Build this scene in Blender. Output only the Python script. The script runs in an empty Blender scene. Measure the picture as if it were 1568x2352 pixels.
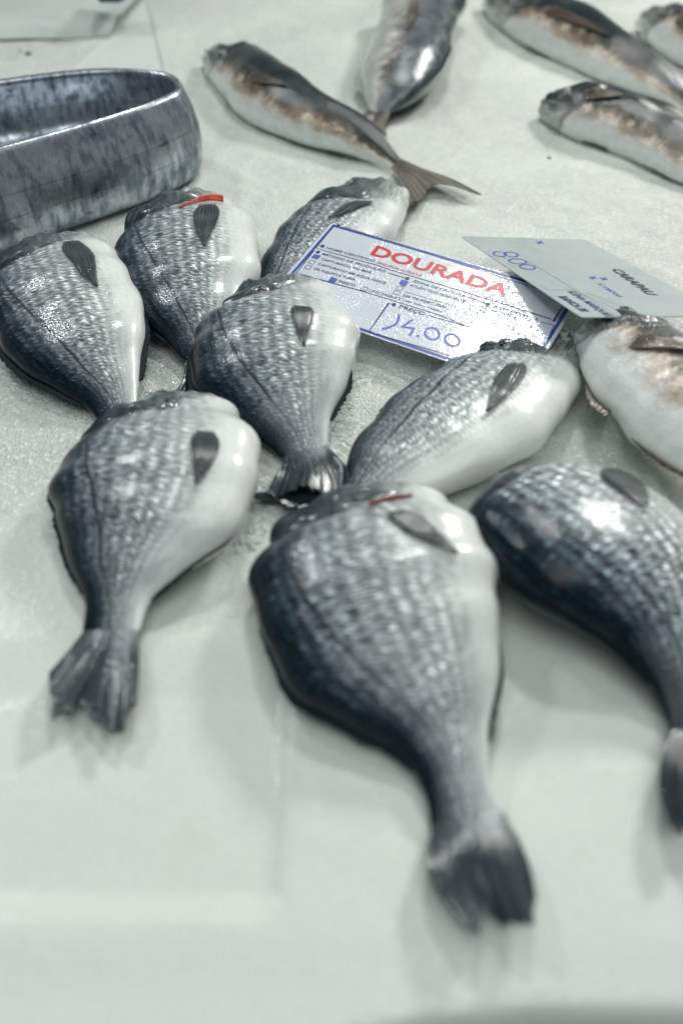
import bpy, math, random
import numpy as np
from mathutils import Vector, noise as mnoise
random.seed(7); np.random.seed(7)
sc = bpy.context.scene
col = sc.collection

# ------------------------------------------------------------------ camera model
F = 1876.0; PITCH = math.radians(45); CAM = np.array([0.0, 0.0, 0.32])
RT = np.array([1.0, 0, 0]); UP = np.array([0, math.sin(PITCH), math.cos(PITCH)]); FW = np.array([0, math.cos(PITCH), -math.sin(PITCH)])
def ray(px, py): return RT*(px-784)/F + UP*(1176-py)/F + FW
def at(px, py, z=0.0):
    r = ray(px, py); return CAM + r*((z-CAM[2])/r[2])
def proj(P):
    d = np.asarray(P)-CAM; w = d@FW
    return np.stack([784+F*(d@RT)/w, 1176-F*(d@UP)/w], -1)
def unit(v): return v/(np.linalg.norm(v)+1e-12)

cam = bpy.data.cameras.new('camera'); camo = bpy.data.objects.new('camera', cam); col.objects.link(camo)
camo.location = CAM; camo.rotation_euler = (math.radians(90)-PITCH, 0, 0)
cam.sensor_fit = 'VERTICAL'; cam.sensor_height = 36; cam.sensor_width = 24; cam.lens = 36*F/2352
cam.clip_start = .01; cam.clip_end = 50
cam.dof.use_dof = True; cam.dof.focus_distance = .575; cam.dof.aperture_fstop = cam.lens/1000/.0088
cam.dof.aperture_blades = 0
sc.camera = camo

# ------------------------------------------------------------------ object helpers
def tag(o, label=None, cat=None, group=None, kind=None):
    if label: o['label'] = label
    if cat: o['category'] = cat
    if group: o['group'] = group
    if kind: o['kind'] = kind
    return o
def empty(name, loc):
    o = bpy.data.objects.new(name, None); o.empty_display_size = .02; o.location = loc; col.objects.link(o); return o
def mesh(name, V, Fc, mat, parent=None, uv=None, attr=None, smooth=True):
    """V world coordinates; parent's location is taken off."""
    me = bpy.data.meshes.new(name)
    V = np.asarray(V, float)
    if parent is not None: V = V - np.array(parent_loc(parent))
    me.from_pydata(V.tolist(), [], [tuple(int(i) for i in f) for f in Fc])
    if uv is not None:
        lay = me.uv_layers.new(name='UVMap')
        idx = np.zeros(len(me.loops), dtype=np.int32); me.loops.foreach_get('vertex_index', idx)
        lay.data.foreach_set('uv', np.asarray(uv, float)[idx].ravel())
    if attr:
        for k, val in attr.items():
            a = me.attributes.new(k, 'FLOAT', 'POINT'); a.data.foreach_set('value', np.asarray(val, float))
    if smooth: me.polygons.foreach_set('use_smooth', [True]*len(me.polygons))
    me.materials.append(mat); me.update()
    o = bpy.data.objects.new(name, me); col.objects.link(o)
    if parent is not None: o.parent = parent
    return o
def parent_loc(p):
    l = np.array(p.location)
    while p.parent: p = p.parent; l = l+np.array(p.location)
    return l
def grid_faces(nu, nv, closed_v=False, off=0):
    f = []
    for i in range(nu-1):
        for j in range(nv if closed_v else nv-1):
            k = (j+1) % nv
            f.append((off+i*nv+j, off+i*nv+k, off+(i+1)*nv+k, off+(i+1)*nv+j))
    return f
def slab(P, thick, nrm=None):
    """P[nu,nv,3] sheet -> closed thin solid verts, faces, and flat uv"""
    nu, nv = P.shape[:2]
    du = np.gradient(P, axis=0); dv = np.gradient(P, axis=1)
    n = np.cross(du, dv); n /= (np.linalg.norm(n, axis=-1, keepdims=True)+1e-12)
    th = np.broadcast_to(np.asarray(thick, float), (nu, nv))[..., None]
    A = (P+n*th/2).reshape(-1, 3); B = (P-n*th/2).reshape(-1, 3); N = nu*nv
    f = grid_faces(nu, nv) + [tuple(reversed(q)) for q in grid_faces(nu, nv, off=N)]
    for i in range(nu-1):
        a, b = i*nv, (i+1)*nv; f.append((b, a, a+N, b+N))
        a, b = i*nv+nv-1, (i+1)*nv+nv-1; f.append((a, b, b+N, a+N))
    for j in range(nv-1):
        f.append((j, j+1, j+1+N, j+N)); a = (nu-1)*nv+j; f.append((a+1, a, a+N, a+1+N))
    uu, vv = np.meshgrid(np.linspace(0, 1, nu), np.linspace(0, 1, nv), indexing='ij')
    uv = np.stack([uu.ravel(), vv.ravel()], -1); uv = np.concatenate([uv, uv])
    return np.concatenate([A, B]), f, uv

# ------------------------------------------------------------------ material helpers
class NT:
    def __init__(s, name):
        s.m = bpy.data.materials.new(name); s.m.use_nodes = True
        s.t = s.m.node_tree; s.t.nodes.clear()
        s.out = s.t.nodes.new('ShaderNodeOutputMaterial'); s.p = s.t.nodes.new('ShaderNodeBsdfPrincipled')
        s.t.links.new(s.p.outputs[0], s.out.inputs[0])
    def n(s, typ, **kw):
        nd = s.t.nodes.new(typ)
        for k, v in kw.items(): setattr(nd, k, v)
        return nd
    def link(s, a, b): s.t.links.new(a, b)
    def setv(s, sock, v):
        if hasattr(v, 'is_output') or isinstance(v, bpy.types.NodeSocket): s.link(v, sock)
        elif isinstance(v, (tuple, list)) and len(v) == 3 and sock.type == 'RGBA': sock.default_value = (*v, 1)
        else: sock.default_value = v
    def P(s, **kw):
        for k, v in kw.items(): s.setv(s.p.inputs[k.replace('_', ' ')], v)
    def math(s, op, a, b=0.0, c=None, clamp=False):
        nd = s.n('ShaderNodeMath', operation=op, use_clamp=clamp)
        s.setv(nd.inputs[0], a); s.setv(nd.inputs[1], b)
        if c is not None: s.setv(nd.inputs[2], c)
        return nd.outputs[0]
    def mapr(s, x, a, b, c=0.0, d=1.0, smooth=False):
        nd = s.n('ShaderNodeMapRange', interpolation_type='SMOOTHSTEP' if smooth else 'LINEAR')
        s.setv(nd.inputs[0], x)
        for i, v in enumerate((a, b, c, d)): s.setv(nd.inputs[i+1], v)
        return nd.outputs[0]
    def mix(s, f, a, b, blend='MIX'):
        nd = s.n('ShaderNodeMix', data_type='RGBA', blend_type=blend)
        s.setv(nd.inputs[0], f); s.setv(nd.inputs[6], a); s.setv(nd.inputs[7], b)
        return nd.outputs[2]
    def ramp(s, x, pts, interp='EASE'):
        nd = s.n('ShaderNodeValToRGB'); cr = nd.color_ramp; cr.interpolation = interp
        while len(cr.elements) < len(pts): cr.elements.new(.5)
        for e, (p, c) in zip(cr.elements, pts): e.position = p; e.color = (*c, 1)
        s.setv(nd.inputs[0], x); return nd.outputs[0]
    def uv(s): return s.n('ShaderNodeUVMap', uv_map='UVMap').outputs[0]
    def obj(s): return s.n('ShaderNodeTexCoord').outputs['Object']
    def sep(s, v):
        nd = s.n('ShaderNodeSeparateXYZ'); s.link(v, nd.inputs[0]); return nd.outputs
    def map(s, v, scale=(1, 1, 1), loc=(0, 0, 0), rot=(0, 0, 0)):
        nd = s.n('ShaderNodeMapping'); s.link(v, nd.inputs[0])
        nd.inputs['Scale'].default_value = scale; nd.inputs['Location'].default_value = loc; nd.inputs['Rotation'].default_value = rot
        return nd.outputs[0]
    def noise(s, v, scale, detail=3, rough=.5, dim='3D', dist=0):
        nd = s.n('ShaderNodeTexNoise', noise_dimensions=dim); s.link(v, nd.inputs['Vector'])
        nd.inputs['Scale'].default_value = scale; nd.inputs['Detail'].default_value = detail
        nd.inputs['Roughness'].default_value = rough; nd.inputs['Distortion'].default_value = dist
        return nd.outputs[0]
    def voro(s, v, scale, feature='F1', dim='3D', rnd=1.0, out=0):
        nd = s.n('ShaderNodeTexVoronoi', feature=feature, voronoi_dimensions=dim); s.link(v, nd.inputs['Vector'])
        nd.inputs['Scale'].default_value = scale
        if 'Randomness' in nd.inputs: nd.inputs['Randomness'].default_value = rnd
        return nd.outputs[out]
    def bump(s, h, strength, dist, normal=None):
        nd = s.n('ShaderNodeBump'); nd.inputs['Strength'].default_value = strength; nd.inputs['Distance'].default_value = dist
        s.link(h, nd.inputs['Height'])
        if normal is not None: s.link(normal, nd.inputs['Normal'])
        return nd.outputs[0]
    def attr(s, name): return s.n('ShaderNodeAttribute', attribute_name=name).outputs['Fac']
    def rand(s): return s.n('ShaderNodeObjectInfo').outputs['Random']

def wet(m, obj, base_bump=None, scale=420, strength=.55, dist=.0012, patch=True):
    """water film: droplets and fine ripples that break up the highlights"""
    a = m.noise(obj, scale*1.3, 2, .6)
    v = m.voro(obj, scale*.8, 'F1')
    drop = m.mapr(v, .05, .38, 1.0, 0.0, True)
    spot = m.mapr(m.noise(obj, 45, 2), .50, .66, 0.0, 1.0, True)
    h = m.math('ADD', m.math('MULTIPLY', a, .55), m.math('MULTIPLY', m.math('MULTIPLY', drop, spot), .8))
    return m.bump(h, strength, dist, base_bump)

def bream_material(name, dark=0.0, contrast=1.0):
    m = NT(name); uv = m.uv(); ob = m.obj(); sx = m.sep(uv); U, V = sx[0], sx[1]
    head = m.attr('head'); groove = m.attr('groove')
    low = m.noise(m.map(uv, (7, 5, 1)), 1, 4, .6, '2D')
    mid = m.noise(m.map(uv, (26, 9, 1)), 1, 3, .6, '2D')
    # the dark back reaches further down the flank towards the tail
    Vd = m.math('ADD', V, m.math('MULTIPLY', m.math('SUBTRACT', low, .5), .13))
    Vd = m.math('ADD', Vd, m.math('MULTIPLY', m.math('SUBTRACT', mid, .5), .10))
    Vd = m.math('SUBTRACT', m.math('ADD', Vd, m.math('MULTIPLY', m.math('SUBTRACT', m.mapr(U, .05, .5, 0, 1, True), .8), .10)), dark)
    base = m.ramp(Vd, [(0, (.002, .008, .012)), (.18, (.004, .014, .020)), (.28, (.035, .055, .07)), (.36, (.15, .18, .195)),
                       (.52, (.31, .345, .35)), (.66, (.52, .56, .555)), (.80, (.83, .86, .83)), (1, (.83, .85, .82))])
    # scale rows: staggered cells and slanted dashes across the body
    warp = m.noise(m.map(uv, (9, 7, 1)), 1, 2, .5, '2D')
    wv = m.n('ShaderNodeCombineXYZ')
    m.link(m.math('ADD', m.math('MULTIPLY', U, 145), m.math('ADD', m.math('MULTIPLY', V, 26), m.math('MULTIPLY', warp, 5))), wv.inputs[0])
    m.link(m.math('ADD', m.math('MULTIPLY', V, 54), m.math('MULTIPLY', warp, 1.2)), wv.inputs[1])
    cells = m.n('ShaderNodeTexVoronoi', feature='F1', voronoi_dimensions='2D'); m.link(wv.outputs[0], cells.inputs['Vector'])
    cells.inputs['Scale'].default_value = 1; cells.inputs['Randomness'].default_value = .62
    crand = m.sep(cells.outputs['Color'])[0]
    dash = m.noise(m.map(wv.outputs[0], (1.5, .42, 1)), 1, 2, .6, '2D')
    row = m.math('SINE', m.math('MULTIPLY', m.math('ADD', V, m.math('MULTIPLY', warp, .05)), 2*math.pi*20))
    fade = m.mapr(V, .50, .78, 1.0, .06, True)
    pat = m.math('ADD', m.math('MULTIPLY', m.math('SUBTRACT', dash, .5), 6.2),
                 m.math('ADD', m.math('MULTIPLY', m.math('SUBTRACT', crand, .5), 1.0), m.math('MULTIPLY', row, .38)))
    pat = m.math('MULTIPLY', m.math('MULTIPLY', pat, fade), contrast)
    pat = m.math('MULTIPLY', pat, m.mapr(m.noise(m.map(uv, (5, 4, 1), (3, 8, 0)), 1, 3, .5, '2D'), .3, .7, .7, 1.1))
    gain = m.math('MULTIPLY', .88, m.math('POWER', 2.0, m.math('MULTIPLY', pat, 1.3)))
    comb = m.n('ShaderNodeCombineXYZ')
    for i in range(3): m.link(gain, comb.inputs[i])
    body = m.mix(1.0, base, comb.outputs[0], 'MULTIPLY')
    # lateral line
    vl = m.math('SUBTRACT', .50, m.math('MULTIPLY', m.math('POWER', U, .85), .31))
    dl = m.math('ABSOLUTE', m.math('SUBTRACT', V, vl))
    dl = m.math('ADD', dl, m.math('MULTIPLY', m.math('SUBTRACT', dash, .5), .012))
    line = m.math('MULTIPLY', m.mapr(dl, .004, .012, .9, 0.0, True), m.mapr(low, .25, .5, .3, 1.0))
    body = m.mix(line, body, (.012, .022, .03))
    # head skin
    streak = m.noise(m.map(uv, (9, 34, 1), rot=(0, 0, .25)), 1, 4, .65, '2D')
    Vh = m.math('ADD', V, m.math('MULTIPLY', m.math('SUBTRACT', streak, .5), .5))
    hd = m.ramp(Vh, [(0, (.010, .018, .024)), (.34, (.022, .036, .044)), (.54, (.085, .105, .115)), (.70, (.30, .325, .32)), (.86, (.64, .67, .65)), (1, (.7, .72, .7))])
    c = m.mix(head, body, hd)
    c = m.mix(m.math('MULTIPLY', groove, m.mapr(V, .55, .78, .9, .08, True)), c, (.012, .02, .026))
    sc1 = m.bump(m.math('MULTIPLY', m.math('SUBTRACT', 1.0, cells.outputs['Distance']), m.math('MULTIPLY', fade, m.math('SUBTRACT', 1.0, head))), .22, .0005)
    nb = wet(m, ob, sc1, 430, .30, .0006)
    m.P(Base_Color=c, Roughness=m.mapr(V, .1, .8, .30, .42), Metallic=.0, Specular_IOR_Level=m.mapr(V, .1, .6, .12, .4),
        Coat_Weight=m.mapr(V, .12, .42, .42, .85, True), Coat_Roughness=.07, Coat_Normal=nb, Normal=nb)
    m.p.inputs['Coat IOR'].default_value = 1.34
    m.p.inputs['Subsurface Weight'].default_value = .0
    return m.m

def mackerel_material(name, brown=1.0, blue=0.0, shift=.125):
    m = NT(name); uv = m.uv(); ob = m.obj(); sx = m.sep(uv); U, V = sx[0], sx[1]
    head = m.attr('head'); groove = m.attr('groove')
    low = m.noise(m.map(uv, (6, 4, 1)), 1, 4, .6, '2D')
    mid = m.noise(m.map(uv, (34, 6, 1), rot=(0, 0, -.35)), 1, 3, .6, '2D')
    Vd = m.math('ADD', V, m.math('MULTIPLY', m.math('SUBTRACT', low, .5), .22))
    Vd = m.math('ADD', Vd, m.math('SUBTRACT', m.math('MULTIPLY', m.math('SUBTRACT', mid, .5), .22), shift))
    if blue:
        base = m.ramp(Vd, [(0, (.012, .024, .034)), (.10, (.03, .05, .065)), (.16, (.16, .18, .185)), (.24, (.06, .08, .095)), (.42, (.085, .105, .12)),
                           (.5, (.22, .2, .19)), (.6, (.5, .5, .48)), (.8, (.6, .62, .6)), (1, (.55, .57, .55))])
    else:
        base = m.ramp(Vd, [(0, (.004, .010, .013)), (.28, (.008, .018, .022)), (.34, (.035, .042, .042)), (.40, (.13, .115, .092)), (.47, (.50, .42, .33)),
                           (.55, (.66, .65, .61)), (.66, (.73, .765, .75)), (.86, (.76, .80, .78)), (1, (.64, .66, .64))])
        patch = m.mapr(m.noise(m.map(uv, (11, 7, 1), (5, 2, 0)), 1, 4, .6, '2D'), .50, .66, 0.0, 1.0, True)
        zone = m.math('MULTIPLY', m.mapr(V, .40, .50, 0.0, 1.0, True), m.mapr(V, .58, .74, 1.0, 0.0, True))
        base = m.mix(m.math('MULTIPLY', m.math('MULTIPLY', patch, zone), .7*brown), base, (.17, .095, .05))
    Vd = m.math('SUBTRACT', Vd, .0)
    scut = m.noise(m.map(uv, (150, 50, 1)), 1, 2, .6, '2D')
    rib = m.noise(m.map(uv, (30, 5, 1), rot=(0, 0, -.5)), 1, 3, .6, '2D'); blotch = m.noise(m.map(uv, (13, 8, 1), (2, 7, 0)), 1, 5, .65, '2D')
    pat = m.math('ADD', m.math('MULTIPLY', m.math('SUBTRACT', scut, .5), m.mapr(V, .4, .75, 3.0, .5)), m.math('MULTIPLY', m.math('SUBTRACT', rib, .5), m.mapr(V, .50, .72, 2.6, .35)))
    pat = m.math('ADD', pat, m.math('MULTIPLY', m.math('SUBTRACT', blotch, .5), m.mapr(V, .48, .72, 2.2, .45)))
    gain = m.math('POWER', 2.0, pat)
    comb = m.n('ShaderNodeCombineXYZ')
    for i in range(3): m.link(gain, comb.inputs[i])
    body = m.mix(1.0, base, comb.outputs[0], 'MULTIPLY')
    streak = m.noise(m.map(uv, (14, 12, 1), rot=(0, 0, .9)), 1, 4, .65, '2D')
    Vh = m.math('ADD', V, m.math('MULTIPLY', m.math('SUBTRACT', streak, .5), .7))
    hd = m.ramp(Vh, [(0, (.010, .016, .018)), (.38, (.022, .032, .036)), (.52, (.085, .095, .09)), (.66, (.24, .25, .24)), (.84, (.46, .48, .46)), (1, (.52, .54, .52))])
    c = m.mix(head, body, hd)
    c = m.mix(m.math('MULTIPLY', groove, .8), c, (.05, .05, .045))
    nb = wet(m, ob, m.bump(m.math('ADD', scut, m.math('MULTIPLY', blotch, 1.5)), .25, .0015), 400, .55, .0009)
    m.P(Base_Color=c, Roughness=.28, Metallic=.05, Coat_Weight=1.0, Coat_Roughness=.06, Coat_Normal=nb, Normal=nb)
    m.p.inputs['Coat IOR'].default_value = 1.38
    return m.m

def fin_material(name, cdark, clight, rays=16, alpha=None, base=None):
    m = NT(name); uv = m.uv(); sx = m.sep(uv); ob = m.obj()
    nz = m.noise(m.map(uv, (2, 3, 1)), 1, 3, .6, '2D')
    r = m.math('SINE', m.math('ADD', m.math('MULTIPLY', sx[1], 2*math.pi*rays), m.math('MULTIPLY', nz, 5)))
    f = m.math('ADD', m.math('MULTIPLY', m.mapr(r, -1, 1), .55), m.math('MULTIPLY', m.math('SUBTRACT', nz, .35), .9), clamp=True)
    c = m.mix(f, cdark, clight)
    if base: base = m.ramp(m.math('ADD', sx[1], m.math('MULTIPLY', m.math('SUBTRACT', nz, .5), .4)), [(0, (.015, .028, .036)), (.4, (.075, .10, .115)), (.85, (.27, .31, .32))]); c = m.mix(m.mapr(m.math('ADD', sx[0], m.math('MULTIPLY', m.math('SUBTRACT', nz, .5), .5)), .04, .30, .95, 0, True), c, base)
    b = m.bump(r, .15, .0003)
    b = wet(m, ob, b, 420, .4, .001)
    m.P(Base_Color=c, Roughness=.32, Coat_Weight=.55, Coat_Roughness=.12, Normal=b, Coat_Normal=b)
    if alpha: m.P(Alpha=m.math('MULTIPLY', m.mapr(sx[0], .3, 1.0, 1.0, .5, True), m.mapr(m.math('ABSOLUTE', m.math('SUBTRACT', sx[1], .5)), .30, .5, 1.0, .55, True)))
    return m.m

def plain(name, colr, rough=.5, **kw):
    m = NT(name); m.P(Base_Color=colr, Roughness=rough, **kw); return m.m

M_bream = bream_material('bream_skin')
M_bream_dark = bream_material('dark_bream_skin', dark=.0, contrast=1.4)
M_bream_far = bream_material('pale_bream_skin', dark=-.10, contrast=.85)
M_mack = mackerel_material('mackerel_skin')
M_mack_pale = mackerel_material('pale_mackerel_skin', brown=.45, shift=.06)
M_mack_blue = mackerel_material('blue_backed_mackerel_skin', blue=1, shift=0.0)
M_fin = fin_material('dark_fin', (.010, .016, .020), (.065, .078, .08), 10)
M_pect = fin_material('pectoral_fin_skin', (.010, .017, .021), (.095, .11, .112), 8, alpha=True)
M_back = plain('back_fin', (.010, .018, .023), .6, Specular_IOR_Level=.15)
M_tail = fin_material('tail_fin_skin', (.008, .017, .024), (.026, .040, .048), 9, base=(.22, .26, .28))
M_mtail = fin_material('brown_tail_fin', (.05, .045, .036), (.26, .235, .19), 9)
M_mfin = fin_material('brown_fin', (.035, .028, .022), (.17, .13, .095), 10)
M_palefin = fin_material('pale_fin', (.3, .31, .3), (.6, .62, .6), 9)
M_gill = NT('red_gill')
_g = M_gill.noise(M_gill.obj(), 260, 3)
M_gill.P(Base_Color=M_gill.mix(M_gill.mapr(_g, .35, .65), (.30, .012, .008), (.62, .06, .025)), Roughness=.3, Coat_Weight=.6); M_gill = M_gill.m
M_gill_dark = plain('dark_red_gill', (.16, .010, .010), .3, Coat_Weight=.6)
M_eye = plain('wet_eye', (.012, .014, .016), .08, Coat_Weight=1.0)
M_ring = plain('eye_ring', (.16, .18, .18), .2, Coat_Weight=1.0)

# ------------------------------------------------------------------ fish builder
def catmull(P, n):
    P = np.asarray(P, float); seg = len(P)-1
    d = np.linalg.norm(np.diff(P[:, :3], axis=0), axis=1); s = np.concatenate([[0], np.cumsum(np.maximum(d, 1e-5))]); s /= s[-1]
    t = np.linspace(0, 1, n); out = np.zeros((n, P.shape[1]))
    m = np.zeros_like(P)
    for i in range(len(P)):
        if i == 0: m[i] = (P[1]-P[0])/(s[1]-s[0])
        elif i == seg: m[i] = (P[-1]-P[-2])/(s[-1]-s[-2])
        else:
            a = (P[i]-P[i-1])/(s[i]-s[i-1]); b = (P[i+1]-P[i])/(s[i+1]-s[i]); h0 = s[i]-s[i-1]; h1 = s[i+1]-s[i]
            m[i] = (a*h1+b*h0)/(h0+h1)
    for k, x in enumerate(t):
        i = min(seg-1, max(0, int(np.searchsorted(s, x, 'right')-1))); h = s[i+1]-s[i]; q = (x-s[i])/h
        out[k] = (2*q**3-3*q*q+1)*P[i]+(q**3-2*q*q+q)*h*m[i]+(-2*q**3+3*q*q)*P[i+1]+(q**3-q*q)*h*m[i+1]
    return out

class Fish:
    def __init__(s, pairs, k=.42, roll=0.0, bury=.004, head_len=None, head_pitch=12, kind='bream', uop=.74, snout=None, zlift=0.0, wob=1.0, seed=1, head_prof=None):
        s.kind = kind; s.k = k; s.seed = seed
        pairs = np.array(pairs, float); D, V = pairs[:, :2], pairs[:, 2:]; mid = (D+V)/2; n = len(pairs)
        tan = np.gradient(mid, axis=0); tan /= np.linalg.norm(tan, axis=1, keepdims=True)
        perp = np.stack([-tan[:, 1], tan[:, 0]], -1)
        half = np.abs(((V-D)*perp).sum(1))/2
        roll = np.radians(np.broadcast_to(roll, (n,)).astype(float))
        z = np.full(n, .02); a = np.full(n, .04)
        for it in range(14):
            C = np.array([at(mid[i, 0], mid[i, 1], z[i]) for i in range(n)])
            T = np.gradient(C, axis=0); T /= np.linalg.norm(T, axis=1, keepdims=True)
            W = np.zeros_like(C); N = np.zeros_like(C)
            for i in range(n):
                w = unit(np.cross(T[i], [0, 0, 1.0]))
                sgn = np.sign((proj(C[i]+w*.001)-proj(C[i]))@(V[i]-D[i])) or 1.0
                w = w*sgn; up = np.array([0, 0, 1.0]); up = unit(up-T[i]*(up@T[i]))
                W[i] = math.cos(roll[i])*w - math.sin(roll[i])*up      # positive roll lifts the back
                N[i] = math.cos(roll[i])*up + math.sin(roll[i])*w
                e = perp[i]
                jw = (proj(C[i]+W[i]*.001)-proj(C[i]-W[i]*.001))/.002@e
                jn = (proj(C[i]+N[i]*.001)-proj(C[i]-N[i]*.001))/.002@e
                a[i] = half[i]/math.sqrt(jw*jw+(k*jn)**2)
            sup = np.sqrt((a*W[:, 2])**2+(k*a*N[:, 2])**2)
            zz = sup-bury; mx = zz.max()
            zt = np.maximum(zz, .55*zz+.30*mx)
            zt[0] = max(zz[0], .45*zz[0]+.12*mx)
            z = .5*z+.5*(np.maximum(zt, .004)+zlift)
            z = np.convolve(np.pad(z, 1, mode='edge'), [.25, .5, .25], 'valid') if it < 12 else z
        kf = np.ones(n); kf[0] = .28; kf[1] = .8
        S = [np.concatenate([C[i], [a[i]], W[i], N[i], [k*a[i]*kf[i]]]) for i in range(n)]
        Th = unit(T[-1]); Lh = head_len if head_len is not None else 1.25*a[-1]
        hp = math.radians(head_pitch); p = C[-1].copy(); prof = head_prof or [(.25, .96, 1.0), (.5, .80, .88), (.75, .56, .68), (.93, .30, .36)]
        last = 0.0
        for t, fa, fb in prof:
            ang = hp*(.4+.9*t); hz = unit(np.array([Th[0], Th[1], 0])); d = hz*math.cos(ang)+np.array([0, 0, -math.sin(ang)])
            p = p+d*Lh*(t-last); last = t
            up = np.array([0, 0, 1.0]); up = unit(up-d*(up@d)); w = unit(W[-1]-d*(W[-1]@d)); nn = unit(N[-1]-d*(N[-1]@d)-w*(N[-1]@w))
            S.append(np.concatenate([p, [a[-1]*fa], w, nn, [k*a[-1]*fb]]))
        p = p+d*Lh*.07
        S.append(np.concatenate([p, [a[-1]*.1], w, nn, [k*a[-1]*.12]]))
        s.S = catmull(S, 500); s.a = a; s.C = C; s.mid = mid; s.D = D; s.V = V; s.n = n
        s.uop = uop; s.wob = wob
    def st(s, u):
        x = np.clip(u, 0, 1)*499; i = np.minimum(x.astype(int), 498); f = (x-i)[..., None]
        q = s.S[i]*(1-f)+s.S[i+1]*f
        return q[..., :3], q[..., 3], q[..., 4:7], q[..., 7:10], q[..., 10]
    def gill(s, v): return s.uop-.028*(1-v*v)+.055*v+.006*np.sin(v*9+s.seed)+.003*np.sin(v*21+s.seed*2)
    def surf(s, u, th, off=0.0):
        """th: 0 belly edge, pi/2 upper flank, pi back edge"""
        u = np.asarray(u, float); th = np.asarray(th, float); u, th = np.broadcast_arrays(u, th)
        C, a, W, N, b = s.st(u); W = W/np.linalg.norm(W, axis=-1, keepdims=True); N = N/np.linalg.norm(N, axis=-1, keepdims=True)
        c, sn = np.cos(th), np.sin(th)
        ky = np.sign(sn)*np.abs(sn)**(0.90 if s.kind == 'bream' else 1.0)
        rip = s.wob*.0011*(np.sin(u*23+s.seed*1.7+c*2)*np.abs(c)**3+.6*np.sin(u*41+s.seed*3.1))*np.clip(a/.04, 0, 1)
        ug = s.gill(c)
        du = (u-ug)*(s.length() if hasattr(s, 'L') else .25)
        step = .0022*np.clip(du/.0035, 0, 1)*np.exp(-np.clip(du, 0, None)/.03) - .0016*np.exp(-((du+.0022)/.0018)**2)
        step = step*(1-.8*np.clip((c-.1)/.5, 0, 1))*(.45+.55*np.sin(np.clip(.5+.5*c, 0, 1)*math.pi))
        hm = np.clip(du/.01, 0, 1)
        rip = rip+hm*(.0013*np.sin(c*8+u*30+s.seed)+.0008*np.sin(c*17-u*55+s.seed*2))
        rr = rip+step+off
        return C + W*((a+rr)*c)[..., None] + N*((b+rr)*ky)[..., None]
    def length(s): return s.L
    def build(s, name, mat, loc=None):
        s.L = np.linalg.norm(np.diff(s.S[:, :3], axis=0), axis=1).sum()
        NU, NV = 150, 72
        base = s.C[s.n//2].copy(); base[2] = 0
        s.root = empty(name, base)
        u = np.linspace(0, 1, NU); th = np.linspace(0, 2*math.pi, NV, endpoint=False)
        uu, tt = np.meshgrid(u, th, indexing='ij'); P = s.surf(uu, tt)
        Vt = P.reshape(-1, 3); f = grid_faces(NU, NV, True)
        f.append(tuple(range(NV-1, -1, -1))); f.append(tuple((NU-1)*NV+j for j in range(NV)))
        v = np.cos(tt); 
        # arc-length-like coordinate across: 0 back, 1 belly
        tv = np.where(tt <= math.pi, 1-tt/math.pi, (tt-math.pi)/math.pi)
        uvc = np.stack([uu.ravel(), tv.ravel()], -1)
        du = (uu-s.gill(v))*s.L
        head = np.clip(du/.004+.5, 0, 1); groove = np.exp(-((du+.001)/.0022)**2)
        body = mesh('body', Vt, f, mat, s.root, uvc, {'head': head.ravel(), 'groove': groove.ravel()})
        s.gu, s.gt = np.meshgrid(np.linspace(.01, .99, 99), np.linspace(-.35, math.pi+.35, 90), indexing='ij')
        s.gp = s.surf(s.gu, s.gt); s.gn = s.normal(s.gu, s.gt)
        s.vis = ((CAM-s.gp)*s.gn).sum(-1) > 0; s.gpx = proj(s.gp)
        return s.root
    def normal(s, u, th):
        e = 1e-3; pu = s.surf(u+e, th)-s.surf(u-e, th); pt = s.surf(u, th+e)-s.surf(u, th-e)
        n = np.cross(pu, pt); n /= (np.linalg.norm(n, axis=-1, keepdims=True)+1e-12)
        C = s.st(np.asarray(u, float))[0]; sg = np.sign(((s.surf(u, th)-C)*n).sum(-1)); return n*sg[..., None]
    def find(s, px, py):
        d = np.hypot(s.gpx[..., 0]-px, s.gpx[..., 1]-py)+np.where(s.vis, 0, 1e5)
        i = np.unravel_index(np.argmin(d), d.shape); u0, t0 = s.gu[i], s.gt[i]; du, dt = .01, .04
        for it in range(5):
            a, b = np.meshgrid(u0+du*np.linspace(-1, 1, 7), t0+dt*np.linspace(-1, 1, 7), indexing='ij')
            q = proj(s.surf(a, b)); d = np.hypot(q[..., 0]-px, q[..., 1]-py); j = np.unravel_index(np.argmin(d), d.shape)
            u0, t0 = a[j], b[j]; du *= .4; dt *= .4
        return u0, t0
    # ---- parts
    def pectoral(s, b1, b2, tip, mat=None, lift=.0012, bulge=.6, tipw=.06):
        A = np.array(s.find(*b1)); B = np.array(s.find(*b2)); Tp = np.array(s.find(*tip))
        n, w = 26, 15; q = np.linspace(0, 1, n)[:, None]; t = np.linspace(-1, 1, w)[None, :]
        c0 = (A+B)/2; hw = (B-A)/2
        prof = (1-q)**.85*(1+bulge*1.9*q*(1-.4*q))+tipw*q
        rg = np.random.RandomState(s.seed*7); prof = prof*(.62+.38*np.sin(np.clip(q/.22, 0, 1)*math.pi/2)); prof = prof*(1+.07*rg.uniform(-1, 1, (n, 1))*q)
        cen = c0+(Tp-c0)*q
        uu = cen[:, 0:1]+hw[0]*t*prof; tt = cen[:, 1:2]+hw[1]*t*prof
        off = .0011+lift*q**1.5*(1-.3*t*t)+.0009*np.sin(t*18)*(.3+q)*.35+.0006
        P = s.surf(uu, tt, off)
        V, f, uv = slab(P, .0007)
        return mesh('pectoral_fin', V, f, mat or M_pect, s.root, uv)
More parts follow.
